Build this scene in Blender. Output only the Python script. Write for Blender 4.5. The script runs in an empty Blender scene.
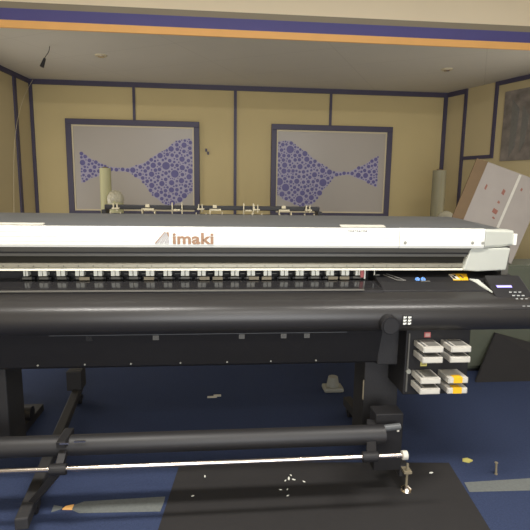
import bpy, bmesh, math, random
from mathutils import Vector, Matrix
random.seed(7)
S = bpy.context.scene
C = S.collection

# ------------------------------------------------------------------ materials
def lin(c):
    return tuple((x/12.92 if x <= .04045 else ((x+.055)/1.055)**2.4) for x in [v/255 for v in c])

def mat(name, col, rough=.6, metal=0., noise=0., nscale=8., bump=0., bscale=60., spec=.5,
        alpha=None, emit=None, estr=0., coat=0., stretch=None):
    m = bpy.data.materials.new(name); m.use_nodes = True
    nt = m.node_tree; N = nt.nodes; L = nt.links
    b = N['Principled BSDF']
    c = (*lin(col), 1)
    b.inputs['Base Color'].default_value = c
    b.inputs['Roughness'].default_value = rough
    b.inputs['Metallic'].default_value = metal
    b.inputs['Specular IOR Level'].default_value = spec
    if coat: b.inputs['Coat Weight'].default_value = coat
    tc = N.new('ShaderNodeTexCoord')
    src = tc.outputs['Object']
    if stretch:
        mp = N.new('ShaderNodeMapping'); mp.inputs['Scale'].default_value = stretch
        L.new(src, mp.inputs['Vector']); src = mp.outputs['Vector']
    nz = N.new('ShaderNodeTexNoise'); nz.inputs['Scale'].default_value = nscale
    nz.inputs['Detail'].default_value = 4
    L.new(src, nz.inputs['Vector'])
    mx = N.new('ShaderNodeMix'); mx.data_type = 'RGBA'
    L.new(nz.outputs['Fac'], mx.inputs['Factor'])
    k = noise
    mx.inputs['A'].default_value = (*[max(0, v*(1-k)) for v in c[:3]], 1)
    mx.inputs['B'].default_value = (*[min(1, v*(1+k)) for v in c[:3]], 1)
    L.new(mx.outputs['Result'], b.inputs['Base Color'])
    if bump:
        n2 = N.new('ShaderNodeTexNoise'); n2.inputs['Scale'].default_value = bscale
        L.new(tc.outputs['Object'], n2.inputs['Vector'])
        bp = N.new('ShaderNodeBump'); bp.inputs['Strength'].default_value = bump
        bp.inputs['Distance'].default_value = .01
        L.new(n2.outputs['Fac'], bp.inputs['Height']); L.new(bp.outputs['Normal'], b.inputs['Normal'])
    if emit:
        b.inputs['Emission Color'].default_value = (*lin(emit), 1)
        b.inputs['Emission Strength'].default_value = estr
    if alpha is not None:
        b.inputs['Alpha'].default_value = alpha
    return m

M = {}
M['wall'] = mat('wall_paint', (196, 178, 130), .75, noise=.08, nscale=1.2, bump=.05)
M['wall_side'] = mat('side_wall_paint', (186, 170, 130), .75, noise=.08, nscale=1.5, bump=.05)
M['cream'] = mat('bulkhead_cream', (248, 232, 200), .7, noise=.04, nscale=2)
M['band_grey'] = mat('bulkhead_grey', (150, 140, 120), .7, noise=.04)
M['purple'] = mat('band_purple', (88, 84, 142), .6, noise=.06)
M['orange'] = mat('band_orange', (248, 188, 112), .6, noise=.06)
M['navy'] = mat('navy_trim', (68, 63, 84), .5, noise=.12, nscale=5)
M['white_room'] = mat('room_paint', (205, 200, 190), .8, noise=.03)
M['pane'] = mat('frosted_pane', (172, 164, 154), .35, noise=.03, nscale=2)
M['pane_edge'] = mat('pane_edging', (205, 192, 160), .5)
M['film'] = mat('film_lavender', (166, 160, 180), .5, noise=.1, nscale=20)
M['dots'] = mat('film_dots', (94, 88, 140), .5, noise=.15, nscale=12)
M['black'] = mat('black_plastic', (36, 35, 36), .5, spec=.3, noise=.1, nscale=15, bump=.08, bscale=220)
M['black_matt'] = mat('matt_black_metal', (44, 43, 44), .7, noise=.1, nscale=9, bump=.1, bscale=150)
M['heater'] = mat('heater_plate', (44, 42, 41), .36, noise=.06, nscale=6, stretch=(.4, 4, 4))
M['platen'] = mat('glossy_platen', (44, 43, 44), .12, noise=.15, nscale=10)
M['top_grey'] = mat('cover_dark_grey', (88, 90, 91), .4, noise=.06, nscale=3, bump=.03, bscale=200)
M['white'] = mat('cover_white', (232, 232, 224), .38, noise=.02, nscale=3)
M['white_end'] = mat('end_block_white', (188, 190, 180), .5, noise=.04, nscale=6)
M['under_grey'] = mat('cover_lip_grey', (96, 94, 88), .45, noise=.06)
M['rail'] = mat('satin_rail', (142, 138, 124), .4, metal=.4, noise=.1, nscale=12, stretch=(.3, 3, 3))
M['rail_edge'] = mat('rail_edge_cream', (236, 232, 212), .4, noise=.05)
M['smoke'] = mat('smoked_window', (40, 38, 31), .6, noise=.05, spec=.2)
M['lever'] = mat('lever_white', (238, 238, 226), .45, noise=.04, nscale=30)
M['tan'] = mat('plain_tan', (136, 126, 104), .6, noise=.2, nscale=30)
M['chrome'] = mat('polished_steel', (226, 214, 202), .22, metal=1., noise=.05, nscale=20)
M['tube'] = mat('black_tube', (38, 37, 38), .5, noise=.1, nscale=9)
M['ink_body'] = mat('cartridge_shell', (184, 180, 170), .5, noise=.07, nscale=25)
M['ink_label'] = mat('cartridge_grey_label', (112, 110, 104), .5, noise=.2, nscale=40)
M['yellow'] = mat('yellow_label', (240, 186, 34), .5, noise=.05, nscale=40)
M['paleyellow'] = mat('pale_yellow_sticker', (206, 196, 110), .6)
M['red'] = mat('faded_red_sticker', (182, 96, 96), .6)
M['blue'] = mat('blue_sticker', (60, 120, 190), .5)
M['paper'] = mat('paper_white', (200, 196, 184), .7, noise=.06, nscale=30)
M['display'] = mat('display_glow', (120, 110, 220), .3, emit=(170, 160, 255), estr=1.6)
M['key'] = mat('key_print', (170, 172, 170), .5)
M['logo_brown'] = mat('logo_brown', (150, 116, 88), .5)
M['logo_grey'] = mat('logo_grey', (172, 168, 166), .4)
M['tape'] = mat('silver_tape', (104, 108, 106), .6, noise=.25, nscale=60, bump=.2, bscale=100)
M['matblack'] = mat('black_board', (34, 32, 32), .85, noise=.15, nscale=7, bump=.1, bscale=30)
M['carton_white'] = mat('carton_white', (156, 148, 140), .6, noise=.12, nscale=6)
M['brown'] = mat('brown_cardboard', (112, 90, 62), .75, noise=.15, nscale=12)
M['olive_grey'] = mat('olive_grey_panel', (88, 92, 78), .6, noise=.1)
M['roll_cream'] = mat('roll_cream', (172, 168, 128), .6, noise=.06, nscale=5)
M['bracket'] = mat('dull_bracket', (176, 166, 138), .5)
M['roll_grey'] = mat('roll_grey', (138, 132, 104), .5, noise=.2, nscale=4)
M['bag'] = mat('plastic_bag', (178, 172, 150), .35, noise=.1, nscale=18, bump=.5, bscale=30)
M['poster'] = mat('poster_print', (120, 112, 104), .5, noise=.85, nscale=9)
M['grey_cap'] = mat('grey_plastic', (150, 150, 140), .5, noise=.05)
M['rust'] = mat('rusty_red_mark', (142, 92, 78), .7)

# carpet
def carpet():
    m = mat('blue_carpet', (58, 68, 96), .95, noise=.25, nscale=90, bump=.6, bscale=260, spec=.1)
    return m
M['carpet'] = carpet()

# suspended ceiling: thin joints between boards
def ceiling_mat():
    m = mat('ceiling_board', (212, 205, 190), .85, noise=.04, nscale=2)
    nt = m.node_tree; N = nt.nodes; L = nt.links
    b = N['Principled BSDF']; mx = [n for n in N if n.type == 'MIX'][0]
    br = N.new('ShaderNodeTexBrick'); br.offset = 0
    br.inputs['Scale'].default_value = 1; br.inputs['Brick Width'].default_value = 1.22
    br.inputs['Row Height'].default_value = .61; br.inputs['Mortar Size'].default_value = .006
    br.inputs['Mortar Smooth'].default_value = .6
    tc = [n for n in N if n.type == 'TEX_COORD'][0]
    mp = N.new('ShaderNodeMapping'); mp.inputs['Rotation'].default_value = (0, 0, .5)
    L.new(tc.outputs['Object'], mp.inputs['Vector']); L.new(mp.outputs['Vector'], br.inputs['Vector'])
    m2 = N.new('ShaderNodeMix'); m2.data_type = 'RGBA'
    L.new(br.outputs['Fac'], m2.inputs['Factor']); L.new(mx.outputs['Result'], m2.inputs['A'])
    m2.inputs['B'].default_value = (*lin((202, 195, 180)), 1)
    L.new(m2.outputs['Result'], b.inputs['Base Color'])
    return m
M['ceiling'] = ceiling_mat()

# ------------------------------------------------------------------ mesh helpers
def box(bm, x0, x1, y0, y1, z0, z1, rot=None, pivot=None):
    vs = [bm.verts.new((x, y, z)) for x in (x0, x1) for y in (y0, y1) for z in (z0, z1)]
    for f in ((0, 1, 3, 2), (4, 6, 7, 5), (0, 4, 5, 1), (2, 3, 7, 6), (0, 2, 6, 4), (1, 5, 7, 3)):
        bm.faces.new([vs[i] for i in f])
    if rot is not None:
        bmesh.ops.rotate(bm, verts=vs, cent=Vector(pivot or ((x0+x1)/2, (y0+y1)/2, (z0+z1)/2)), matrix=rot)
    return vs

def tube(bm, a, b, r, n=20, r2=None, cap=True):
    a = Vector(a); b = Vector(b); d = (b-a).normalized()
    u = d.cross(Vector((0, 0, 1))) if abs(d.z) < .95 else d.cross(Vector((1, 0, 0)))
    u.normalize(); w = d.cross(u); r2 = r if r2 is None else r2
    A = [bm.verts.new(a+(u*math.cos(t)+w*math.sin(t))*r) for t in [2*math.pi*i/n for i in range(n)]]
    B = [bm.verts.new(b+(u*math.cos(t)+w*math.sin(t))*r2) for t in [2*math.pi*i/n for i in range(n)]]
    for i in range(n):
        bm.faces.new((A[i], A[(i+1) % n], B[(i+1) % n], B[i]))
    if cap:
        bm.faces.new(A[::-1]); bm.faces.new(B)

def beam(bm, a, b, w, h):
    """rectangular bar from a to b (centre line), w sideways, h upwards"""
    a = Vector(a); b = Vector(b); d = (b-a).normalized()
    s = d.cross(Vector((0, 0, 1)))
    if s.length < .05: s = Vector((1, 0, 0))
    s.normalize(); t = s.cross(d).normalized()
    vs = []
    for p in (a, b):
        for i, j in ((-1, -1), (1, -1), (1, 1), (-1, 1)):
            vs.append(bm.verts.new(p+s*(w/2*i)+t*(h/2*j)))
    for f in ((0, 1, 2, 3), (4, 7, 6, 5), (0, 4, 5, 1), (1, 5, 6, 2), (2, 6, 7, 3), (3, 7, 4, 0)):
        bm.faces.new([vs[i] for i in f])

def prof(bm, pts, x0, x1):
    """(y,z) outline swept along x"""
    A = [bm.verts.new((x0, y, z)) for y, z in pts]; B = [bm.verts.new((x1, y, z)) for y, z in pts]
    n = len(pts)
    for i in range(n):
        bm.faces.new((A[i], A[(i+1) % n], B[(i+1) % n], B[i]))
    bm.faces.new(A[::-1]); bm.faces.new(B)

def plate(bm, pts, d):
    """closed polygon of 3d points thickened by vector d"""
    A = [bm.verts.new(p) for p in pts]; B = [bm.verts.new(Vector(p)+Vector(d)) for p in pts]
    n = len(pts)
    for i in range(n):
        bm.faces.new((A[i], A[(i+1) % n], B[(i+1) % n], B[i]))
    bm.faces.new(A[::-1]); bm.faces.new(B)

def sphere(bm, c, r, sc=(1, 1, 1), seg=16):
    g = bmesh.ops.create_uvsphere(bm, u_segments=seg, v_segments=seg//2+2, radius=r)
    for v in g['verts']:
        v.co = Vector((v.co.x*sc[0]+c[0], v.co.y*sc[1]+c[1], v.co.z*sc[2]+c[2]))

def smooth_arc(pts, n=6):
    """Catmull-Rom through open list"""
    out = []
    P = [pts[0]]+list(pts)+[pts[-1]]
    for i in range(1, len(P)-2):
        p0, p1, p2, p3 = [Vector(q) for q in P[i-1:i+3]]
        for k in range(n):
            t = k/n
            out.append(tuple(.5*((2*p1)+(p2-p0)*t+(2*p0-5*p1+4*p2-p3)*t*t+(3*p1-p0-3*p2+p3)*t**3)))
    out.append(tuple(pts[-1]))
    return out

def root_of(p):
    while p is not None and p.parent is not None: p = p.parent
    return p

def obj(name, bm, m, parent=None, bevel=0., smooth=None, origin=None):
    """link a bmesh (world coordinates) as ONE object; children keep their thing's origin"""
    bmesh.ops.recalc_face_normals(bm, faces=bm.faces)
    r = root_of(parent)
    off = r.location.copy() if r is not None else Vector(origin or (0, 0, 0))
    if r is None and origin is None:
        xs = [v.co for v in bm.verts]
        off = Vector(((min(v.x for v in xs)+max(v.x for v in xs))/2, (min(v.y for v in xs)+max(v.y for v in xs))/2, min(v.z for v in xs)))
    for v in bm.verts: v.co -= off
    me = bpy.data.meshes.new(name); bm.to_mesh(me); bm.free()
    me.materials.append(M[m] if isinstance(m, str) else m)
    if smooth is not None:
        me.polygons.foreach_set('use_smooth', [True]*len(me.polygons))
        me.set_sharp_from_angle(angle=math.radians(smooth))
    o = bpy.data.objects.new(name, me); C.objects.link(o)
    if parent is not None: o.parent = parent
    else: o.location = off
    if bevel:
        md = o.modifiers.new('bevel', 'BEVEL'); md.width = bevel; md.segments = 2; md.limit_method = 'ANGLE'
        md.angle_limit = math.radians(35)
    return o

def tag(o, label=None, cat=None, group=None, kind=None):
    if label: o['label'] = label
    if cat: o['category'] = cat
    if group: o['group'] = group
    if kind: o['kind'] = kind
    return o

def thing(name, label, cat, loc, group=None):
    o = bpy.data.objects.new(name, None); C.objects.link(o); o.location = loc
    o.empty_display_size = .1
    return tag(o, label, cat, group)

def NB(): return bmesh.new()
def bx(*a, **k):
    bm = NB(); box(bm, *a, **k); return bm
def struct(name, bm, m, parent=None, **k):
    o = obj(name, bm, m, parent, **k)
    if parent is None: o['kind'] = 'structure'
    return o

# ------------------------------------------------------------------ the room
ZC = 2.73            # low ceiling beyond the bulkhead
ZN = 3.15            # ceiling of the near half
YB = 6.0
YBH = 4.165          # bulkhead face
XL = lambda y: -2.2-(6-y)*.10       # left wall, slightly splayed
XR = lambda y: 2.81+(6-y)*.37       # right wall, splayed
YN = -2.2
struct('floor', bx(-3.3, 6.1, YN, YB+.1, -.1, 0), 'carpet')
struct('wall_back', bx(-2.4, 3.0, YB, YB+.12, 0, ZC+.1), 'wall')
bm = NB(); plate(bm, [(XL(YB), YB, 0), (XL(YN), YN, 0), (XL(YN), YN, ZN), (XL(YB), YB, ZN)], (-.12, 0, 0))
struct('wall_left', bm, 'wall_side')
bm = NB(); plate(bm, [(XR(YB), YB, 0), (XR(YN), YN, 0), (XR(YN), YN, ZN), (XR(YB), YB, ZN)], (.12, .04, 0))
struct('wall_right', bm, 'wall_side')
struct('wall_near', bx(-3.2, 6.1, YN-.12, YN, 0, ZN), 'white_room')
struct('ceiling', bx(-2.6, 3.6, YBH+.001, YB+.1, ZC, ZC+.1), 'ceiling', origin=(0, 0, ZC))
struct('ceiling_near', bx(-3.3, 6.1, YN, YBH+.12, ZN, ZN+.1), 'white_room')['kind'] = 'structure'
bh = struct('trim_1', bx(-2.5, 3.6, YBH, YBH+.12, ZC+.195, ZN), 'cream')
struct('bulkhead_grey_line', bx(-2.5, 3.6, YBH-.004, YBH, ZC+.145, ZC+.195), 'band_grey', bh)
struct('purple_band', bx(-2.5, 3.6, YBH-.010, YBH, ZC+.056, ZC+.145), 'purple', bh)
struct('orange_band', bx(-2.5, 3.6, YBH-.018, YBH, ZC, ZC+.056), 'orange', bh)

# navy strips on walls
tn = [1]
def trim(bm, m='navy'):
    tn[0] += 1
    return struct('trim_%d' % tn[0], bm, m)
trim(bx(-2.2, 2.81, YB-.02, YB, ZC-.055, ZC))
for x, z0, w in ((-1.02, 2.295, .03), (.172, 0, .035), (1.335, 2.295, .03)):
    trim(bx(x-w/2, x+w/2, YB-.018, YB, z0, ZC-.055))
trim(bx(2.765, 2.81, YB-.02, YB, 0, ZC-.055))
trim(bx(-2.2, -2.165, YB-.02, YB, 0, ZC-.055))
def side_strip(xf, y0, y1, z0, z1, s):
    bm = NB(); plate(bm, [(xf(y0), y0, z0), (xf(y1), y1, z0), (xf(y1), y1, z1), (xf(y0), y0, z1)], (.018*s, 0, 0))
    return trim(bm)
side_strip(XL, YBH+.14, YB, ZC-.05, ZC, 1)
side_strip(XL, 5.63, 5.68, 0, ZC-.05, 1)
side_strip(XR, 5.70, YB, ZC-.055, ZC, -1)
side_strip(XR, 5.70, 5.73, 0, ZC-.055, -1)
side_strip(XR, 5.32, 5.70, 1.90, 1.94, -1)
side_strip(XR, 5.30, 5.33, 1.90, ZC-.045, -1)
side_strip(XR, YBH+.14, 5.33, ZC-.045, ZC, -1)

# ceiling fittings
for k, (x, y) in enumerate(((-1.115, 4.85), (2.256, 4.87))):
    t = thing('downlight', ['small round ceiling downlight above the left framed window', 'small round ceiling downlight near the right wall corner'][k],
              'ceiling light', (x, y, ZC-.012), 'unlit downlights in the low ceiling')
    bm = NB(); tube(bm, (x, y, ZC-.012), (x, y, ZC), .05, 24, .056); obj('bezel', bm, 'pane_edge', t)
    bm = NB(); tube(bm, (x, y, ZC-.018), (x, y, ZC-.012), .03, 20); obj('lens', bm, 'chrome', t)

# hanging wire end
t = thing('hanging_cable', 'thin wire with a dark connector dangling from the ceiling by the left wall', 'cable', (-1.50, 4.62, ZC))
pts = smooth_arc([(-1.50, 4.62, ZC), (-1.503, 4.6, ZC-.05), (-1.52, 4.58, ZC-.09), (-1.535, 4.57, ZC-.12)], 4)
bm = NB()
for a, b in zip(pts[:-1], pts[1:]): tube(bm, a, b, .003, 6)
obj('wire', bm, 'black', t)
bm = NB(); tube(bm, (-1.530, 4.57, ZC-.115), (-1.556, 4.56, ZC-.19), .010, 12, .018); obj('connector', bm, 'black', t, smooth=40)
# pale wire down the left wall
bm = NB()
pts = smooth_arc([(-2.13, 5.93, ZC-.02), (-2.17, 5.7, ZC-.30), (-2.20, 5.5, ZC-.75), (-2.215, 5.4, 1.2)], 5)
for a, b in zip(pts[:-1], pts[1:]): tube(bm, a, b, .0022, 6)
tag(obj('wall_cable', bm, 'pane_edge'), 'thin pale wire running down the left wall from the ceiling corner', 'cable')
for k, (x, z) in enumerate(((-.178, 1.975), (-.155, 1.94))):
    bm = NB(); box(bm, x-.012, x+.012, YB-.02, YB, z-.018, z+.018); tube(bm, (x, YB-.05, z-.01), (x, YB-.02, z-.01), .006, 8)
    tag(obj('wall_hook', bm, 'navy'), ['upper left of two tiny dark hooks on the wall between windows', 'lower right of two tiny dark hooks on the wall between windows'][k], 'hook', 'tiny wall hooks')

# ------------------------------------------------------------------ framed windows with dotted film
def pack(inside, x0, x1, z0, z1, seed):
    rnd = random.Random(seed); out = []
    for r, tries in ((.046, 14), (.032, 90), (.022, 900), (.016, 4000), (.011, 7000), (.008, 6000)):
        for _ in range(tries):
            x = rnd.uniform(x0, x1); z = rnd.uniform(z0, z1)
            if not inside(x, z, r*.6): continue
            if all((x-a)**2+(z-b)**2 > (r+c+.005)**2 for a, b, c in out): out.append((x, z, r))
    return out

def interp(tab, x):
    for (a, ya), (b, yb) in zip(tab[:-1], tab[1:]):
        if a <= x <= b:
            t = (x-a)/(b-a); t = t*t*(3-2*t)*.5+t*.5
            return ya+(yb-ya)*t
    return tab[0][1] if x < tab[0][0] else tab[-1][1]

def window(n, x0, x1, z0, z1, top, bot, lab, seed):
    w = bpy.data.objects.new('window_%d' % n, None); C.objects.link(w); w.location = ((x0+x1)/2, YB, z0)
    w['kind'] = 'structure'
    t = .065
    bm = NB()
    box(bm, x0, x1, YB-.045, YB, z1-t, z1); box(bm, x0, x1, YB-.045, YB, z0, z0+t)
    box(bm, x0, x0+t, YB-.045, YB, z0+t, z1-t); box(bm, x1-t, x1, YB-.045, YB, z0+t, z1-t)
    obj('window_frame', bm, 'navy', w, bevel=.004)
    bm = NB(); e = .018
    box(bm, x0+t, x1-t, YB-.028, YB, z1-t-e, z1-t); box(bm, x0+t, x1-t, YB-.028, YB, z0+t, z0+t+e)
    box(bm, x0+t, x0+t+e, YB-.028, YB, z0+t+e, z1-t-e); box(bm, x1-t-e, x1-t, YB-.028, YB, z0+t+e, z1-t-e)
    obj('window_bead', bm, 'pane_edge', w)
    p = obj('window_pane', bx(x0+t+e, x1-t-e, YB-.02, YB-.005, z0+t+e, z1-t-e), 'pane', w)
    fx0, fx1 = top[0][0], top[-1][0]
    N = 60
    xs = [fx0+(fx1-fx0)*i/N for i in range(N+1)]
    pts = [(x, YB-.0215, interp(bot, x)) for x in xs]+[(x, YB-.0215, interp(top, x)) for x in reversed(xs)]
    bm = NB()
    A = [bm.verts.new(q) for q in pts]
    m_ = len(xs)
    for i in range(m_-1): bm.faces.new((A[i], A[i+1], A[2*m_-2-i], A[2*m_-1-i]))
    g = bmesh.ops.extrude_face_region(bm, geom=list(bm.faces))
    for v in [q for q in g['geom'] if isinstance(q, bmesh.types.BMVert)]: v.co.y += .0015
    f = obj('film', bm, 'film', w)
    ins = lambda x, z, r: fx0+r < x < fx1-r and interp(bot, x)+r < z < interp(top, x)-r
    zt = max(q[1] for q in top); zb = min(q[1] for q in bot)
    bm = NB()
    for (x, z, r) in pack(ins, fx0, fx1, zb, zt, seed):
        k = 14 if r > .02 else 8
        V = [bm.verts.new((x+r*math.cos(2*math.pi*i/k), YB-.0235, z+r*math.sin(2*math.pi*i/k))) for i in range(k)]
        W = [bm.verts.new((q.co.x, YB-.0215, q.co.z)) for q in V]
        bm.faces.new(V)
        for i in range(k): bm.faces.new((V[i], V[(i+1) % k], W[(i+1) % k], W[i]))
    d = obj('film_dots', bm, 'dots', f)
    return w
# heights from world geometry of the glazing
window(1, -1.808, -.258, 1.17, 2.30,
       [(-1.66, 1.93), (-1.5, 1.83), (-1.32, 1.755), (-1.12, 1.745), (-.95, 1.80), (-.7, 1.95), (-.52, 2.08), (-.38, 2.11), (-.34, 2.07)],
       [(-1.66, 1.56), (-1.5, 1.63), (-1.32, 1.712), (-1.12, 1.70), (-.98, 1.62), (-.8, 1.40), (-.66, 1.30), (-.5, 1.34), (-.34, 1.48)], '', 3)
window(2, .61, 2.12, 1.17, 2.30,
       [(.665, 2.05), (.72, 2.10), (.84, 2.11), (1.0, 2.00), (1.2, 1.86), (1.4, 1.75), (1.58, 1.745), (1.76, 1.83), (1.96, 1.95)],
       [(.665, 1.47), (.8, 1.38), (1.0, 1.31), (1.14, 1.34), (1.3, 1.55), (1.42, 1.69), (1.58, 1.71), (1.76, 1.65), (1.96, 1.56)], '', 9)

# ------------------------------------------------------------------ poster on the right wall
y0, y1 = 4.55, 5.20
bm = NB(); plate(bm, [(XR(y1)-.019, y1, 1.86), (XR(y0)-.019, y0, 1.86), (XR(y0)-.019, y0, 2.60), (XR(y1)-.019, y1, 2.60)], (.017, .0, 0))
t = obj('poster', bm, 'poster'); tag(t, 'tall dark picture print mounted high on the right wall', 'poster')
bm = NB()
def on_wall(y, z, e=.024): return (XR(y)-e, y, z)
for a, b, zz in ((5.10, 5.04, (1.9, 2.5)), (4.98, 4.93, (1.95, 2.42)), (4.86, 4.80, (2.0, 2.55))):
    plate(bm, [on_wall(a, zz[0]), on_wall(b, zz[0]+.1), on_wall(b-.02, zz[1]-.1), on_wall(a, zz[1])], (.006, 0, 0))
obj('picture_detail', bm, 'ink_label', t)

# ------------------------------------------------------------------ things standing behind the printer
def upright_roll(x, y, z1, r, m, label, core=True):
    t = thing('paper_roll', label, 'paper roll', (x, y, 0))
    bm = NB(); tube(bm, (x, y, 0), (x, y, z1), r, 28); obj('wound_paper', bm, m, t, smooth=40)
    bm = NB(); tube(bm, (x, y, z1), (x, y, z1+.012), r*.45, 16); obj('core', bm, 'brown', t)
    return t
upright_roll(-1.15, 5.0, 1.70, .055, 'roll_cream', 'tall pale green paper roll standing in front of the left framed window')
upright_roll(2.335, 5.05, 1.74, .07, 'roll_grey', 'dull grey paper roll standing near the right wall corner')
bm = NB(); sphere(bm, (2.33, 4.82, 1.20), .12, (.85, .55, 1.0), 20); box(bm, 2.25, 2.41, 4.76, 4.88, 0, 1.14)
tag(obj('wrapped_bundle', bm, 'bag', smooth=50), 'pale plastic wrapped bundle in front of the dull grey paper roll', 'bundle')
t = thing('wrapped_roll', 'short wrapped roll with crumpled translucent top beside pale green roll', 'paper roll', (-1.03, 4.86, 0))
bm = NB(); tube(bm, (-1.03, 4.86, 0), (-1.03, 4.86, 1.40), .075, 24); obj('wound_paper', bm, 'roll_cream', t, smooth=40)
bm = NB(); sphere(bm, (-1.03, 4.86, 1.40), .08, (1, 1, 1.05), 20)
for v in bm.verts: v.co += Vector((random.uniform(-1, 1), random.uniform(-1, 1), random.uniform(-1, 1)))*.006
obj('crumpled_wrap', bm, 'bag', t)

# carton leaning behind the printer, on a cabinet
t = thing('storage_cabinet', 'olive grey cabinet on the carpet behind the ink cartridges', 'cabinet', (2.7, 4.1, 0))
obj('body', bx(1.93, 3.3, 3.72, 4.1, .03, .92), 'olive_grey', t, bevel=.006)
obj('plinth', bx(1.96, 3.27, 3.75, 4.08, 0, .03), 'black_matt', t)
obj('door', bx(1.95, 2.6, 3.70, 3.72, .06, .90), 'olive_grey', t, bevel=.003)
obj('door', bx(2.62, 3.28, 3.70, 3.72, .06, .90), 'olive_grey', t, bevel=.003)
bm = NB()
plate(bm, [(2.04, 3.5, 0), (2.95, 3.5, 0), (2.95, 3.66, .17), (2.27, 3.66, .36)], (0, .02, .0))
tag(obj('black_panel', bm, 'matblack'), 'black angled board leaning on the olive grey cabinet', 'board')
# leaning carton: front face in a tilted plane
t = thing('carton', 'long white carton with brown side and red marks leaning behind the printer', 'box', (2.0, 3.8, .92))
tl = Vector((2.17, 3.82, 1.76)); dn = Vector((-.345, -.02, -.92)).normalized(); rt = Vector((.93, -.18, -.15)); rt = (rt-dn*rt.dot(dn)).normalized()
nr = rt.cross(dn).normalized()
if nr.y > 0: nr = -nr
W, D = .50, .10
Lh = (tl.z+W*min(rt.z, 0)+min(0, -nr.z*D)-.921)/abs(dn.z)
def cp(u, v, n=0.): return tl+rt*u+dn*v+nr*n
bm = NB(); plate(bm, [cp(0, 0), cp(W, 0), cp(W, Lh), cp(0, Lh)], -nr*D); obj('carton_body', bm, 'carton_white', t, bevel=.006)
bm = NB(); plate(bm, [cp(-.085, 0, -.02), cp(0, 0, .001), cp(0, Lh, .001), cp(-.085, Lh, -.02)], -nr*.02); obj('brown_flap', bm, 'brown', t)
for (u, v, a, b) in ((.20, .16, .022, .05), (.20, .26, .016, .026), (.19, .33, .04, .045), (.21, .395, .02, .02), (.06, .17, .012, .05), (.33, .1, .012, .03)):
    bm = NB(); plate(bm, [cp(u, v, .001), cp(u+a, v+.01, .001), cp(u+a*.9, v+b, .001), cp(u-.004, v+b*.8, .001)], nr*.0015)
    obj('red_mark', bm, 'rust', t)
bm = NB(); plate(bm, [cp(.27, 0.01, .001), cp(.29, .01, .001), cp(.29, Lh, .001), cp(.27, Lh, .001)], nr*.001); obj('tape_seam', bm, 'paper', t)

# ------------------------------------------------------------------ THE PRINTER
X0, X1 = -1.30, 1.545
P = thing('wide_format_printer', 'long wide format printer with white front cover and black stand', 'printer', (.12, 2.45, 0))
# top cover (dark grey, rounded), main length
cov = [(2.362, 1.319)]+smooth_arc([(2.362, 1.321), (2.42, 1.334), (2.55, 1.350), (2.70, 1.359), (2.82, 1.359), (2.93, 1.34), (2.97, 1.28)], 5)+[(2.97, 1.10), (2.40, 1.19), (2.362, 1.222)]
bm = NB(); prof(bm, cov, X0, 1.36)
# rounded right end
A = [bm.verts.new((1.36, y, z)) for y, z in cov]
cy = 2.68
B = [bm.verts.new((1.50, cy+(y-cy)*.93, min(z, 1.305+(z-1.32)*.6) if z > 1.23 else z)) for y, z in cov]
for i in range(len(cov)): bm.faces.new((A[i], A[(i+1) % len(cov)], B[(i+1) % len(cov)], B[i]))
bm.faces.new(B)
top = obj('top_cover', bm, 'top_grey', P, smooth=30)
obj('cover_label_strip', bx(.60, .83, 2.364, 2.40, 1.3275, 1.3315, rot=Matrix.Rotation(.2, 3, 'X')), 'paper', top)
obj('cover_label_strip', bx(-1.05, -.84, 2.364, 2.39, 1.3270, 1.331, rot=Matrix.Rotation(.2, 3, 'X')), 'paper', top)
# white band
bm = NB(); prof(bm, [(2.343, 1.222), (2.338, 1.235), (2.338, 1.308), (2.345, 1.321), (2.362, 1.3225), (2.362, 1.220)], X0, .895)
band = obj('front_cover', bm, 'white', P, bevel=.002)
bm = NB(); prof(bm, [(2.341, 1.222), (2.336, 1.235), (2.336, 1.309), (2.343, 1.3215), (2.362, 1.3235), (2.362, 1.220)], .8965, 1.345)
band2 = obj('front_cover', bm, 'white', P, bevel=.002)
# faceted end cap
bm = NB()
fr = [(2.341, 1.222), (2.336, 1.235), (2.336, 1.309), (2.343, 1.3205), (2.40, 1.325), (2.40, 1.22)]
A = [bm.verts.new((1.347, y, z)) for y, z in fr]
B = [bm.verts.new((1.53, y+.05, 1.232+(z-1.222)*.80)) for y, z in fr]
for i in range(6): bm.faces.new((A[i], A[(i+1) % 6], B[(i+1) % 6], B[i]))
bm.faces.new(A[::-1]); bm.faces.new(B)
obj('cover_end_cap', bm, 'white_end', P, bevel=.003)
bm = NB(); box(bm, 1.528, 1.545, 2.375, 2.46, 1.235, 1.295); obj('end_latch', bm, 'white', P, bevel=.004)
# small marks and screws on band
for x in (1.345, 1.29, .935):
    bm = NB(); tube(bm, (x-.01, 2.3375, 1.251), (x-.01, 2.333, 1.251), .008, 12); tube(bm, (x-.01, 2.334, 1.251), (x-.01, 2.331, 1.251), .004, 8)
    obj('cover_screw', bm, 'grey_cap', band2)
bm = NB()
for i in range(9): box(bm, .63+i*.011, .636+i*.011, 2.3355, 2.338, 1.3075-(i % 3)*.002, 1.3125)
obj('small_print', bm, 'ink_label', band)
# fine ridge lines
bm = NB()
for z in (1.25, 1.272, 1.294): box(bm, X0, .89, 2.3370, 2.3382, z, z+.0016)
obj('moulded_line', bm, 'white_end', band)

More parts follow.
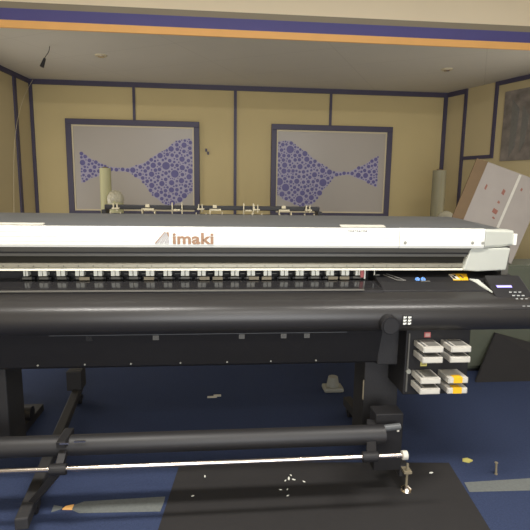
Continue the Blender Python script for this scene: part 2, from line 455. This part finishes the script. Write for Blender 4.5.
# logo: slanted double-peak mark + lettering
def tri(bm, pts, y=2.3372, d=.003): plate(bm, [(x, y, z) for x, z in pts], (0, -d, 0))
lx, lz, hh = -.312, 1.242, .056
k = .32
def sl(x, z): return (lx+x+k*z, lz+z)
bm = NB()
tri(bm, [sl(.0, 0), sl(.012, 0), sl(.034, hh*.82), sl(.028, hh)])
tri(bm, [sl(.019, 0), sl(.033, 0), sl(.046, hh*.62), sl(.040, hh*.95), sl(.032, hh*.95)])
tri(bm, [sl(.040, 0), sl(.062, 0), sl(.050, hh*.62), sl(.044, hh*.45)])
obj('logo_mark', bm, 'logo_grey', band)
bm = NB()
tri(bm, [sl(-.006, 0), sl(.0, 0), sl(.028, hh), sl(.024, hh)], d=.0035)
tri(bm, [sl(.034, hh*.97), sl(.044, hh*.97), sl(.052, hh*.62), sl(.050, hh*.55)], d=.0035)
obj('logo_mark_edge', bm, 'logo_brown', band)  # brown slivers printed along the edges of the mark
cu = bpy.data.curves.new('lettering_curve', 'FONT'); cu.body = 'imaki'; cu.size = .066; cu.extrude = .0016
cu.offset = .002; cu.space_character = 1.04
to = bpy.data.objects.new('lettering_curve', cu); C.objects.link(to)
bpy.context.view_layer.update()
me = bpy.data.meshes.new_from_object(to.evaluated_get(bpy.context.evaluated_depsgraph_get()))
bpy.data.objects.remove(to)
bm = NB(); bm.from_mesh(me); bpy.data.meshes.remove(me)
bmesh.ops.rotate(bm, verts=bm.verts, cent=(0, 0, 0), matrix=Matrix.Rotation(math.pi/2, 3, 'X'))
w_ = max(v.co.x for v in bm.verts)-min(v.co.x for v in bm.verts); x_ = min(v.co.x for v in bm.verts)
h_ = max(v.co.z for v in bm.verts); 
for v in bm.verts: v.co = Vector(((v.co.x-x_)*.196/w_-.232, 2.3360+v.co.y, v.co.z*.053/h_+1.2415))
obj('logo_lettering', bm, 'logo_brown', band)

# under the band: lip, strips, window, rail
XR1 = 1.30
bm = NB(); prof(bm, [(2.352, 1.222), (2.365, 1.197), (2.40, 1.197), (2.40, 1.23)], X0, XR1); obj('cover_lip', bm, 'under_grey', P)
obj('lip_line', bx(X0, XR1, 2.362, 2.41, 1.190, 1.197), 'black', P)
obj('guide_strip', bx(X0, XR1, 2.372, 2.42, 1.174, 1.190), 'under_grey', P, bevel=.002)
obj('front_window', bx(X0, XR1, 2.392, 2.40, 1.139, 1.174), 'smoke', P)
bm = NB(); prof(bm, [(2.392, 1.139), (2.378, 1.134), (2.378, 1.117), (2.42, 1.112), (2.46, 1.139)], X0, 1.27); rail = obj('carriage_rail', bm, 'rail', P, bevel=.001)
obj('rail_edge', bx(X0, 1.30, 2.372, 2.43, 1.103, 1.1125), 'rail_edge', P, bevel=.001)
for i in range(36):
    x = X0+.05+i*.07
    if x > 1.25: break
    bm = NB(); tube(bm, (x, 2.3785, 1.1255), (x, 2.376, 1.1255), .0025, 6); obj('rail_screw', bm, 'black', rail)
# dark back of print gap
obj('print_gap_wall', bx(X0, 1.30, 2.52, 2.56, 1.03, 1.14), 'black_matt', P)
obj('main_chassis', bx(X0, 1.30, 2.56, 2.94, .90, 1.12), 'black_matt', P)
# platen and front heater
bm = NB(); prof(bm, [(2.52, 1.040), (2.40, 1.043), (2.262, 1.024), (2.255, 1.010), (2.30, .99), (2.52, .99)], X0, .80)
obj('platen', bm, 'platen', P)
curve = smooth_arc([(2.262, 1.014), (2.22, 1.004), (2.175, .990), (2.142, .968), (2.126, .938), (2.122, .905), (2.132, .872), (2.160, .845)], 6)
bm = NB(); prof(bm, curve+[(2.20, .842), (2.30, .87), (2.30, 1.0)], X0, 1.555)
obj('front_heater', bm, 'heater', P, smooth=30)
bm = NB(); prof(bm, [(2.2635, 1.020), (2.252, 1.023), (2.252, 1.027), (2.2655, 1.0285)], X0, .70); obj('platen_edge', bm, 'under_grey', P)
# lower panels
bm = NB(); prof(bm, [(2.205, .845), (2.235, .842), (2.31, .64), (2.33, .625), (2.62, .625), (2.90, .72), (2.90, .92), (2.30, .92), (2.24, .87)], X0, .80)
low = obj('lower_body', bm, 'black', P)
nslope = (.842-.64)/(2.31-2.235)
def on_low(z): return 2.235+(.842-z)/nslope
for x in (-.62, -.31, .10, .305, .42):
    z = .80; y = on_low(z)
    bm = NB(); box(bm, x-.014, x+.014, y-.004, y+.004, z-.012, z+.012); tube(bm, (x, y-.008, z), (x, y, z), .005, 8)
    obj('latch_plate', bm, 'under_grey' if x > -.5 else 'black', low)
for x in (-.88, -.66, -.44, -.2, .03, .25, .48):
    z = .652; y = on_low(z)
    bm = NB(); tube(bm, (x, y-.006, z), (x, y+.002, z), .0045, 8); obj('panel_screw', bm, 'grey_cap', low)
obj('panel_seam', bx(-.80, .62, on_low(.815)-.002, on_low(.815)+.002, .815, .8175), 'top_grey', low)

# pinch rollers: levers in pairs
def pinch(x, w, stripc):
    x *= 1.015
    bm = NB()
    box(bm, x-.029, x+.029, 2.455, 2.53, 1.085, 1.098)
    box(bm, x-.034, x+.034, 2.452, 2.48, 1.046, 1.056)
    h = obj('pinch_roller', bm, 'black', P)
    bm = NB()
    g = .0018
    box(bm, x-w/2, x-g, 2.432, 2.475, 1.066, 1.093); box(bm, x+g, x+w/2, 2.432, 2.475, 1.066, 1.093)
    obj('pinch_lever', bm, 'lever', h, bevel=.0015)
    bm = NB(); tube(bm, (x-.022, 2.452, 1.052), (x+.022, 2.452, 1.052), .008, 12); obj('roller', bm, 'under_grey', h)
    if stripc:
        obj('roller_strip', bx(x-.02+stripc*.01, x+.03+stripc*.01, 2.426, 2.43, 1.046, 1.062), 'tan', h)  # small tan strip below the lever
PX = [-.947, -.868, -.782, -.693, -.605, -.522, -.435, -.352, -.266, -.180, -.097, -.012, .070, .152, .236, .322, .402, .483, .560, .640, .708]
for i, x in enumerate(PX):
    pinch(x, .022 if i in (0,) else (.030 if i == 20 else .041), [0, 0, 0, 2, 0, 0, 0, -1, 0, 0, 1, -1, 0, 1, -1, 0, 0, 0, 1, -1, 0][i])
tagr = obj('red_tab', bx(.728, .745, 2.42, 2.43, 1.058, 1.098), 'red', P)
obj('white_tab', bx(.748, .754, 2.42, 2.43, 1.05, 1.098), 'lever', P)
bm = NB(); box(bm, .80, .804, 2.42, 2.43, 1.07, 1.098); box(bm, .80, .83, 2.42, 2.43, 1.067, 1.071); obj('head_bracket', bm, 'lever', P)
bm = NB()
for i in range(20): box(bm, PX[i]+.03, PX[i+1]-.03, 2.47, 2.474, 1.069, 1.072)
obj('tension_wire', bm, 'under_grey', P)

# right-hand station deck
bm = NB(); prof(bm, [(2.56, 1.095), (2.44, 1.075), (2.33, 1.048), (2.262, 1.020), (2.262, .99), (2.56, .99)], .80, 1.555)
deck = obj('station_deck', bm, 'black', P, bevel=.004)
def on_deck(y):
    for (a, za), (b, zb) in (((2.262, 1.020), (2.33, 1.048)), ((2.33, 1.048), (2.44, 1.075)), ((2.44, 1.075), (2.56, 1.095))):
        if a <= y <= b: return za+(zb-za)*(y-a)/(b-a)
def deck_patch(name, x0, x1, ya, yb, m, e=.002, skew=0., parent=None):
    bm = NB(); plate(bm, [(x0, ya, on_deck(ya)+e*.2), (x1, ya, on_deck(ya)+e*.2), (x1+skew, yb, on_deck(yb)+e*.2), (x0+skew, yb, on_deck(yb)+e*.2)], (0, -.0005, e))
    return obj(name, bm, m, parent or deck)
for x in (1.01, 1.04):
    bm = NB(); tube(bm, (x, 2.362, on_deck(2.36)-.002), (x, 2.354, on_deck(2.36)+.004), .0125, 18); s = obj('round_sticker', bm, 'blue', deck)
    obj('sticker_mark', bx(x-.004, x+.004, 2.350, 2.354, on_deck(2.36)+.003, on_deck(2.36)+.005), 'paper', s)
wl = deck_patch('warning_label', 1.200, 1.282, 2.350, 2.43, 'yellow', skew=.03)
deck_patch('label_picture', 1.206, 1.240, 2.358, 2.42, 'paper', .0035, parent=wl)
deck_patch('label_symbol', 1.210, 1.222, 2.362, 2.395, 'platen', .0045, parent=wl)
deck_patch('label_symbol', 1.226, 1.238, 2.392, 2.414, 'platen', .0045, parent=wl)
deck_patch('label_symbol', 1.260, 1.270, 2.372, 2.410, 'brown', .0035, parent=wl)
deck_patch('scratched_sticker', 1.02, 1.07, 2.335, 2.345, 'under_grey')
bm = NB()
for (a, b) in (((.85, 2.42), (.90, 2.35)), ((.87, 2.43), (.945, 2.345)), ((.90, 2.35), (.945, 2.345))):
    tube(bm, (a[0], a[1], on_deck(a[1])+.003), (b[0], b[1], on_deck(b[1])+.003), .0025, 6)
obj('deck_cable', bm, 'under_grey', deck)
# pale triangular wedge beside the panel
bm = NB(); plate(bm, [(1.292, 2.36, on_deck(2.36)+.001), (1.335, 2.35, on_deck(2.35)+.001), (1.352, 2.235, 1.012), (1.345, 2.235, 1.012)], (0, 0, .005)); obj('pale_wedge', bm, 'white_end', deck)
# white end block below the cover
bm = NB()
pf = [(1.285, 1.222), (1.50, 1.222), (1.49, 1.105), (1.335, 1.098), (1.255, 1.103)]
plate(bm, [(x, 2.352 if z > 1.2 else 2.362, z) for x, z in pf], (0, .45, 0)); obj('end_block', bm, 'white_end', P, bevel=.006)
obj('block_gap_filler', bx(1.50, 1.54, 2.42, 2.8, 1.0, 1.225), 'under_grey', P, bevel=.004)  # solid grey piece beside the end block
# control panel
PYa, PYb = 2.20, 2.42
def cpn(u, v, n=0.):   # u along x 0..1, v back 0..1
    a = Vector((1.345+.19*u, 2.13+.20*v, .955+.130*v)); nn = Vector((0, -.545, .838)); return a+nn*n
bm = NB(); plate(bm, [cpn(0, 0), cpn(1.05, 0), cpn(1.05, 1), cpn(.05, 1)], (0, .005, -.05)); cpl = obj('control_panel', bm, 'black', P, bevel=.006)
bm = NB(); plate(bm, [cpn(.17, .58, .001), cpn(.62, .58, .001), cpn(.62, .68, .001), cpn(.17, .68, .001)], (0, -.001, .003)); dsp = obj('display_bezel', bm, 'navy', cpl)
bm = NB(); plate(bm, [cpn(.19, .60, .004), cpn(.60, .60, .004), cpn(.60, .65, .004), cpn(.19, .65, .004)], (0, -.0005, .0015)); obj('display', bm, 'display', dsp)
for r in range(5):
    for c in range(3):
        u = .44+.13*c+.03*r; v = .45-.10*r
        bm = NB(); plate(bm, [cpn(u, v, .001), cpn(u+.07, v, .001), cpn(u+.07, v+.022, .001), cpn(u, v+.022, .001)], (0, -.001, .003)); obj('key', bm, 'key', cpl)

# rear media rail with cream brackets, carried on arms from the chassis
t = obj('rear_rail', bx(-.71, .625, 3.03, 3.07, 1.375, 1.403), 'black', P, bevel=.004)
obj('lower_rail', bx(-.71, .655, 3.00, 3.03, 1.325, 1.352), 'black', P, bevel=.004)
for x in (-.695, .61):
    obj('rail_arm', bx(x-.012, x+.012, 2.94, 3.05, 1.02, 1.376), 'black', P)
for x, kind in ((-.64, 0), (-.45, 1), (-.27, 2), (-.125, 0), (-.04, 1), (.17, 2), (.22, 0), (.39, 1), (.55, 0)):
    bm = NB()
    if kind == 0:
        box(bm, x-.016, x-.010, 3.012, 3.03, 1.375, 1.412); box(bm, x+.006, x+.012, 3.012, 3.03, 1.365, 1.412)
        box(bm, x-.022, x+.022, 3.008, 3.03, 1.378, 1.386)
        box(bm, x-.03, x-.024, 2.985, 3.0, 1.32, 1.362); box(bm, x+.0, x+.024, 2.985, 3.0, 1.338, 1.35); box(bm, x+.03, x+.036, 2.985, 3.0, 1.33, 1.36)
    elif kind == 1:
        box(bm, x-.03, x+.04, 3.008, 3.03, 1.372, 1.384); box(bm, x-.03, x-.024, 2.985, 3.03, 1.325, 1.384)
        box(bm, x+.044, x+.05, 2.985, 3.03, 1.325, 1.366); box(bm, x-.01, x+.014, 3.005, 3.03, 1.39, 1.408)
    else:
        box(bm, x-.032, x-.026, 3.005, 3.03, 1.32, 1.42); box(bm, x+.028, x+.034, 3.005, 3.03, 1.32, 1.42)
        box(bm, x-.02, x+.02, 2.99, 3.03, 1.372, 1.38)
    obj('bracket', bm, 'bracket', t)

# ---- stand
def leg_col(x0, x1):
    bm = NB(); box(bm, x0, x1, 2.42, 2.62, .12, .70); return obj('leg', bm, 'black_matt', P, bevel=.006)
lr = leg_col(.775, .965)
ll = leg_col(-1.27, -1.085)
bm = NB(); box(bm, .80, 1.0, 2.30, 2.60, .62, .92); obj('leg_head', bm, 'black_matt', P, bevel=.008)
bm = NB(); tube(bm, (.780, 2.128, .895), (.780, 2.085, .89), .044, 32); tube(bm, (.780, 2.086, .89), (.780, 2.078, .89), .036, 32); obj('round_knob', bm, 'black', P, smooth=40)
bm = NB(); beam(bm, (.86, 3.05, .085), (.94, 2.20, .085), .055, .06); fr_ = obj('foot_beam', bm, 'black_matt', P, bevel=.006)
bm = NB(); beam(bm, (-1.02, 3.40, .085), (-.845, 1.93, .085), .055, .055); fl_ = obj('foot_beam', bm, 'black_matt', P, bevel=.006)
for (x, y, bmn) in ((-.87, 2.12, fl_), (-1.0, 3.3, fl_), (.87, 2.98, fr_)):
    bm = NB(); tube(bm, (x-.02, y, .03), (x+.02, y, .03), .03, 20); box(bm, x-.028, x+.028, y-.012, y+.02, .03, .06); obj('caster', bm, 'black', bmn, smooth=40)
bm = NB(); tube(bm, (.938, 2.165, .0045), (.938, 2.165, .014), .030, 24, .026); tube(bm, (.938, 2.165, .014), (.938, 2.165, .028), .026, 24, .008); f1 = obj('levelling_foot', bm, 'chrome', fr_, smooth=40)
bm = NB(); tube(bm, (.938, 2.165, .026), (.938, 2.165, .15), .006, 10); box(bm, .918, .958, 2.15, 2.205, .10, .112); obj('foot_bolt', bm, 'tan', fr_)
obj('cross_beam', bx(-1.05, .79, 2.72, 2.80, .55, .63), 'black_matt', P, bevel=.004)
bm = NB(); tube(bm, (.765, 2.40, .39), (.765, 2.40, .50), .004, 8); obj('cable_clip', bm, 'tan', P)
bm = NB(); box(bm, -1.07, -.97, 3.28, 3.40, .10, .24); obj('foot_block', bm, 'black_matt', fl_, bevel=.006)
# take-up: black tube, bright rod, brackets
bm = NB(); tube(bm, (-1.30, 2.10, .345), (.78, 2.10, .348), .046, 28); tk = obj('take_up_tube', bm, 'tube', P, smooth=40)
obj('tube_ridge', bx(-1.29, .77, 2.056, 2.064, .352, .356), 'top_grey', tk)
bm = NB(); tube(bm, (.70, 2.10, .372), (.865, 2.115, .378), .016, 16); obj('take_up_spindle', bm, 'top_grey', tk, smooth=40)
bm = NB(); tube(bm, (-1.30, 1.985, .298), (.845, 1.995, .298), .0115, 20); rod = obj('steel_rod', bm, 'chrome', P, smooth=40)
bm = NB(); tube(bm, (.835, 1.995, .298), (.858, 1.995, .298), .021, 20); obj('rod_end_cap', bm, 'paper', rod, smooth=40)
bm = NB()
tube(bm, (-.735, 1.985, .298), (-.665, 1.985, .298), .024, 18)
beam(bm, (-.70, 2.0, .30), (-.70, 2.10, .36), .035, .03)
beam(bm, (-.70, 2.02, .28), (-.845, 2.06, .10), .04, .03)
box(bm, -.72, -.68, 2.03, 2.16, .37, .40)
b_ = obj('rod_bracket', bm, 'black', P, bevel=.003)
bm = NB(); box(bm, -.705, -.665, 2.028, 2.034, .388, .396); box(bm, -.65, -.60, 2.05, 2.056, .384, .390); obj('bracket_plate', bm, 'chrome', b_)
bm = NB(); tube(bm, (.645, 1.993, .298), (.72, 1.993, .298), .024, 18)
beam(bm, (.69, 2.0, .30), (.75, 2.2, .36), .045, .04)
box(bm, .76, .90, 2.16, 2.26, .12, .42)
b_ = obj('rod_bracket', bm, 'black', P, bevel=.004)
bm = NB(); sphere(bm, (.735, 2.09, .33), .011, seg=12); obj('clamp_knob', bm, 'paper', b_)
obj('bracket_plate', bx(.868, .878, 2.151, 2.16, .33, .37), 'paper', b_)

# ink station box
inkb = obj('ink_station', bx(.905, 1.235, 2.20, 2.62, .50, .86), 'black', P, bevel=.006)
obj('ink_divider', bx(.915, .922, 2.192, 2.20, .52, .82), 'under_grey', inkb)
s = obj('white_sticker', bx(.849, .896, 2.119, 2.122, .885, .930), 'black_matt', P)
bm = NB()
for (i, j) in ((0, 0), (1, 0), (0, 1), (1, 1), (0, 2), (1, 2)):
    x = .851+i*.023; z = .888+j*.015
    plate(bm, [(x, 2.1185, z), (x+.008, 2.1185, z-.002), (x+.017, 2.1185, z+.003), (x+.015, 2.1185, z+.009), (x+.009, 2.1185, z+.0065), (x+.003, 2.1185, z+.010)], (0, -.0015, 0))
obj('printed_symbol', bm, 'lever', s)
s = obj('red_sticker', bx(.995, 1.027, 2.197, 2.20, .798, .824), 'red', inkb)
bm = NB(); box(bm, 1.0, 1.022, 2.195, 2.197, .804, .808); box(bm, 1.0, 1.022, 2.195, 2.197, .813, .817); obj('printed_line', bm, 'paper', s)
s = obj('yellow_sticker', bx(.985, 1.018, 2.197, 2.20, .650, .673), 'paleyellow', inkb)
bm = NB(); box(bm, .99, 1.012, 2.195, 2.197, .659, .663); obj('printed_line', bm, 'brown', s)
bm = NB(); tube(bm, (.925, 2.19, .625), (.925, 2.2, .625), .012, 12); obj('screw_cap', bm, 'grey_cap', inkb)

# ---- ink cartridges: thing + parts, copied
def make_cart(name, yellow):
    w, h, d = .100, .029, .114
    t = thing(name, '', 'ink cartridge', (0, 0, 0), 'ink cartridges pushed into the ink station')
    bm = NB(); box(bm, 0, w, 0, d, 0, h); obj('shell', bm, 'ink_body', t, bevel=.003)
    bm = NB(); box(bm, .006, w-.006, -.0018, 0, .005, h-.006); obj('end_label', bm, 'paper', t)
    if yellow:
        bm = NB(); plate(bm, [(.026, -.003, .003), (.070, -.003, .003), (.070, -.003, h), (.026, -.003, h)], (0, .001, 0))
        box(bm, .026, .070, -.003, .035, h, h+.0012); obj('yellow_label', bm, 'yellow', t)
        obj('top_label', bx(.004, w-.004, .035, .10, h, h+.0012), 'ink_body', t)
    else:
        obj('top_label', bx(.030, w-.01, .015, .10, h, h+.0012), 'ink_label', t)
        obj('label_strip', bx(.010, .018, .012, .10, h, h+.0012), 'top_grey', t)
    return t
white0 = make_cart('ink_cartridge', False)
yel0 = make_cart('ink_cartridge', True)
def copy_thing(r):
    c = r.copy(); C.objects.link(c)
    for ch in list(r.children):
        d = ch.copy(); C.objects.link(d); d.parent = c
    return c
slots = []
names = {0: 'topmost row', 1: 'second row', 2: 'third row', 3: 'bottom row'}
used = {False: 0, True: 0}
for r, z in enumerate((.757, .706, .603, .551)):
    for c_, x in enumerate((.944, 1.080)):
        y = r >= 2 and c_ == 1
        base = yel0 if y else white0
        o = base if not used[y] else copy_thing(base)
        used[y] += 1
        o.location = (x-(.003 if r >= 2 else 0), 2.085, z)
        side = 'left' if c_ == 0 else 'right'
        if y: o['label'] = 'white ink cartridge with yellow label, %s of the two yellow ones' % ('upper' if r == 2 else 'lower')
        else: o['label'] = 'plain white ink cartridge in %s, %s column of the ink station' % (names[r], side)
        o['group'] = 'ink cartridges with yellow labels' if y else 'plain white ink cartridges'

# ------------------------------------------------------------------ floor things
bm = NB(); plate(bm, [(-.30, 1.75, 0.0005), (1.19, 1.70, .0005), (1.275, 2.39, .0005), (-.225, 2.50, .0005)], (0, 0, .0035))
tag(obj('floor_board', bm, 'matblack'), 'large flat black board lying on the carpet below the take-up rod', 'board')
bm = NB(); plate(bm, [(-.70, 2.13, .0005), (-.66, 2.105, .0005), (-.285, 2.09, .0005), (-.275, 2.165, .0005), (-.275, 2.20, .0005), (-.66, 2.19, .0005), (-.70, 2.165, .0005)], (0, 0, .0012))
tag(obj('floor_tape', bm, 'tape'), 'silver tape strip on carpet left of the black board', 'tape')
bm = NB(); plate(bm, [(1.258, 2.130, .0005), (1.75, 2.115, .0005), (1.78, 2.225, .0005), (1.272, 2.21, .0005)], (0, 0, .0012))
tag(obj('floor_tape', bm, 'tape'), 'silver tape strip on carpet right of the black board', 'tape')
bm = NB(); plate(bm, [(-.745, 2.135, .0005), (-.70, 2.13, .0005), (-.70, 2.165, .0005), (-.735, 2.155, .0005)], (0, 0, .006))
tag(obj('tape_end', bm, 'orange'), 'small torn orange scrap at the tip of left tape strip', 'scrap')
bm = NB(); plate(bm, [(-.79, 2.12, .0005), (-.75, 2.14, .0005), (-.75, 2.155, .0005), (-.795, 2.17, .0005)], (0, 0, .003))
tag(obj('paper_scrap', bm, 'tape'), 'pale torn paper scrap left of the orange tape tip', 'scrap')
# grey hat-shaped cap
t = thing('roll_end_cap', 'grey plastic cap with square flange on carpet under the printer', 'cap', (.85, 3.42, 0))
obj('flange', bx(.775, .925, 3.36, 3.48, 0, .035), 'grey_cap', t, bevel=.012)
bm = NB(); tube(bm, (.85, 3.42, .035), (.85, 3.42, .11), .05, 24, .036); obj('hub', bm, 'grey_cap', t, smooth=40, bevel=.004)
bm = NB(); box(bm, -.10, -.03, 3.33, 3.36, .001, .004); box(bm, -.055, .0, 3.35, 3.375, .001, .008)
tag(obj('paper_scrap', bm, 'paper'), 'torn white paper scrap on the carpet behind the take-up tube', 'scrap')
bm = NB(); tube(bm, (1.482, 2.27, .005), (1.478, 2.27, .068), .0055, 10); tube(bm, (1.478, 2.27, .066), (1.478, 2.27, .071), .009, 12); tube(bm, (1.482, 2.27, 0), (1.482, 2.27, .006), .008, 12)
tag(obj('bolt', bm, 'tan'), 'small bolt standing upright behind the right tape strip', 'bolt')
bm = NB(); plate(bm, [(1.36, 2.40, .001), (1.39, 2.385, .001), (1.42, 2.40, .001), (1.40, 2.425, .001), (1.37, 2.42, .001)], (0, 0, .008))
tag(obj('paper_scrap', bm, 'paleyellow'), 'crumpled pale yellow scrap on the carpet right of the black board', 'scrap')
bits = [((435, 474), .006, 1.13, 2.30), (0, .007, .355, 2.30), (0, .005, .38, 2.29), (0, .004, .335, 2.285), (0, .004, .37, 2.33), (0, .004, -.14, 2.19), (0, .005, -.085, 2.35),
        (0, .004, .30, 2.21), (0, .004, .335, 2.21), (0, .004, .43, 2.27), (0, .004, .33, 2.16)]
where = ['beside the levelling foot', 'largest of the cluster', 'right tip of the small cluster', 'left tip of the small cluster', 'above the small cluster', 'near the left tape', 'towards its upper left corner', 'left one of a pair below the cluster', 'right one of a pair below the cluster', 'just right of the cluster', 'below the pair of crumbs']
proto = None
for i, (_, r, x, y) in enumerate(bits):
    if proto is None:
        bm = NB(); plate(bm, [(-1.2, -.5, 0), (.3, -.8, 0), (1.4, .1, 0), (.5, .7, 0), (-.8, .5, 0)], (.1, .1, .6))
        for v in bm.verts: v.co *= 1.
        o = obj('paper_crumb', bm, 'lever', origin=(0, 0, 0)); proto = o
    else:
        o = proto.copy(); C.objects.link(o)
    o.scale = (r*1.5, r, r); o.location = (x, y, .0042); o.rotation_euler = (0, 0, i*1.3)
    tag(o, 'tiny white crumb on the black board, '+where[i], 'crumb', 'white crumbs scattered on the black board')
# dark thing low at the far left
t = thing('roll_stand', 'dark low stand on the carpet at the far left under the printer', 'stand', (-1.35, 3.0, 0))
obj('post', bx(-1.42, -1.36, 3.0, 3.06, .05, .60), 'black_matt', t, bevel=.004)
obj('base', bx(-1.50, -1.20, 2.85, 3.2, 0, .05), 'black_matt', t, bevel=.004)
bm = NB(); tube(bm, (-1.25, 2.98, .09), (-1.19, 2.98, .09), .042, 20); obj('wheel', bm, 'black', t, smooth=40)

# ------------------------------------------------------------------ lights
def area(x, y, z, sx, sy, p, col=(1, .96, .9), rot=(0, 0, 0)):
    l = bpy.data.lights.new('room_light', 'AREA'); l.shape = 'RECTANGLE'; l.size = sx; l.size_y = sy; l.energy = p; l.color = col
    o = bpy.data.objects.new('room_light', l); C.objects.link(o); o.location = (x, y, z); o.rotation_euler = rot
    return o
area(-.9, 1.3, ZN-.03, 1.2, .3, 64)
area(1.6, 1.3, ZN-.03, 1.2, .3, 50)
area(.3, -1.0, ZN-.03, 1.2, .6, 40)
# added cool fill behind the camera, brightens low ceiling and printer front
area(.4, YN+.03, 1.45, 3.2, 1.9, 105, (.95, .97, 1), (math.radians(90), 0, 0))
# added side fills, out of view, lifting back wall, ceiling and carpet
area(XL(4.6)+.03, 4.6, 1.05, 1.0, 1.9, 14, (1, .98, .95), (math.radians(90), 0, math.radians(-90)))
area(XR(4.0)-.03, 4.0, 1.05, .9, 1.9, 14, (1, .98, .95), (math.radians(90), 0, math.radians(110)))
w = bpy.data.worlds.new('world'); S.world = w; w.use_nodes = True
w.node_tree.nodes['Background'].inputs['Color'].default_value = (.8, .85, 1, 1)
w.node_tree.nodes['Background'].inputs['Strength'].default_value = .3

# ------------------------------------------------------------------ camera
yaw, pitch, roll = math.radians(5.3), math.radians(8.8), math.radians(.8)
fw = Vector((math.sin(yaw)*math.cos(pitch), math.cos(yaw)*math.cos(pitch), -math.sin(pitch)))
r0 = Vector((math.cos(yaw), -math.sin(yaw), 0)); u0 = r0.cross(fw)
Rv = r0*math.cos(roll)+u0*math.sin(roll); Uv = -r0*math.sin(roll)+u0*math.cos(roll)
cam = bpy.data.cameras.new('camera'); cam.sensor_width = 36; cam.lens = 36*480/530; cam.clip_start = .05
co = bpy.data.objects.new('camera', cam); C.objects.link(co)
mtx = Matrix((Rv, Uv, -fw)).transposed().to_4x4(); mtx.translation = Vector((0, 0, 1.5))
co.matrix_world = mtx
S.camera = co
S.view_settings.view_transform = 'Standard'; S.view_settings.look = 'None'
S.view_settings.exposure = .3; S.view_settings.gamma = 1; S.view_settings.use_curve_mapping = False
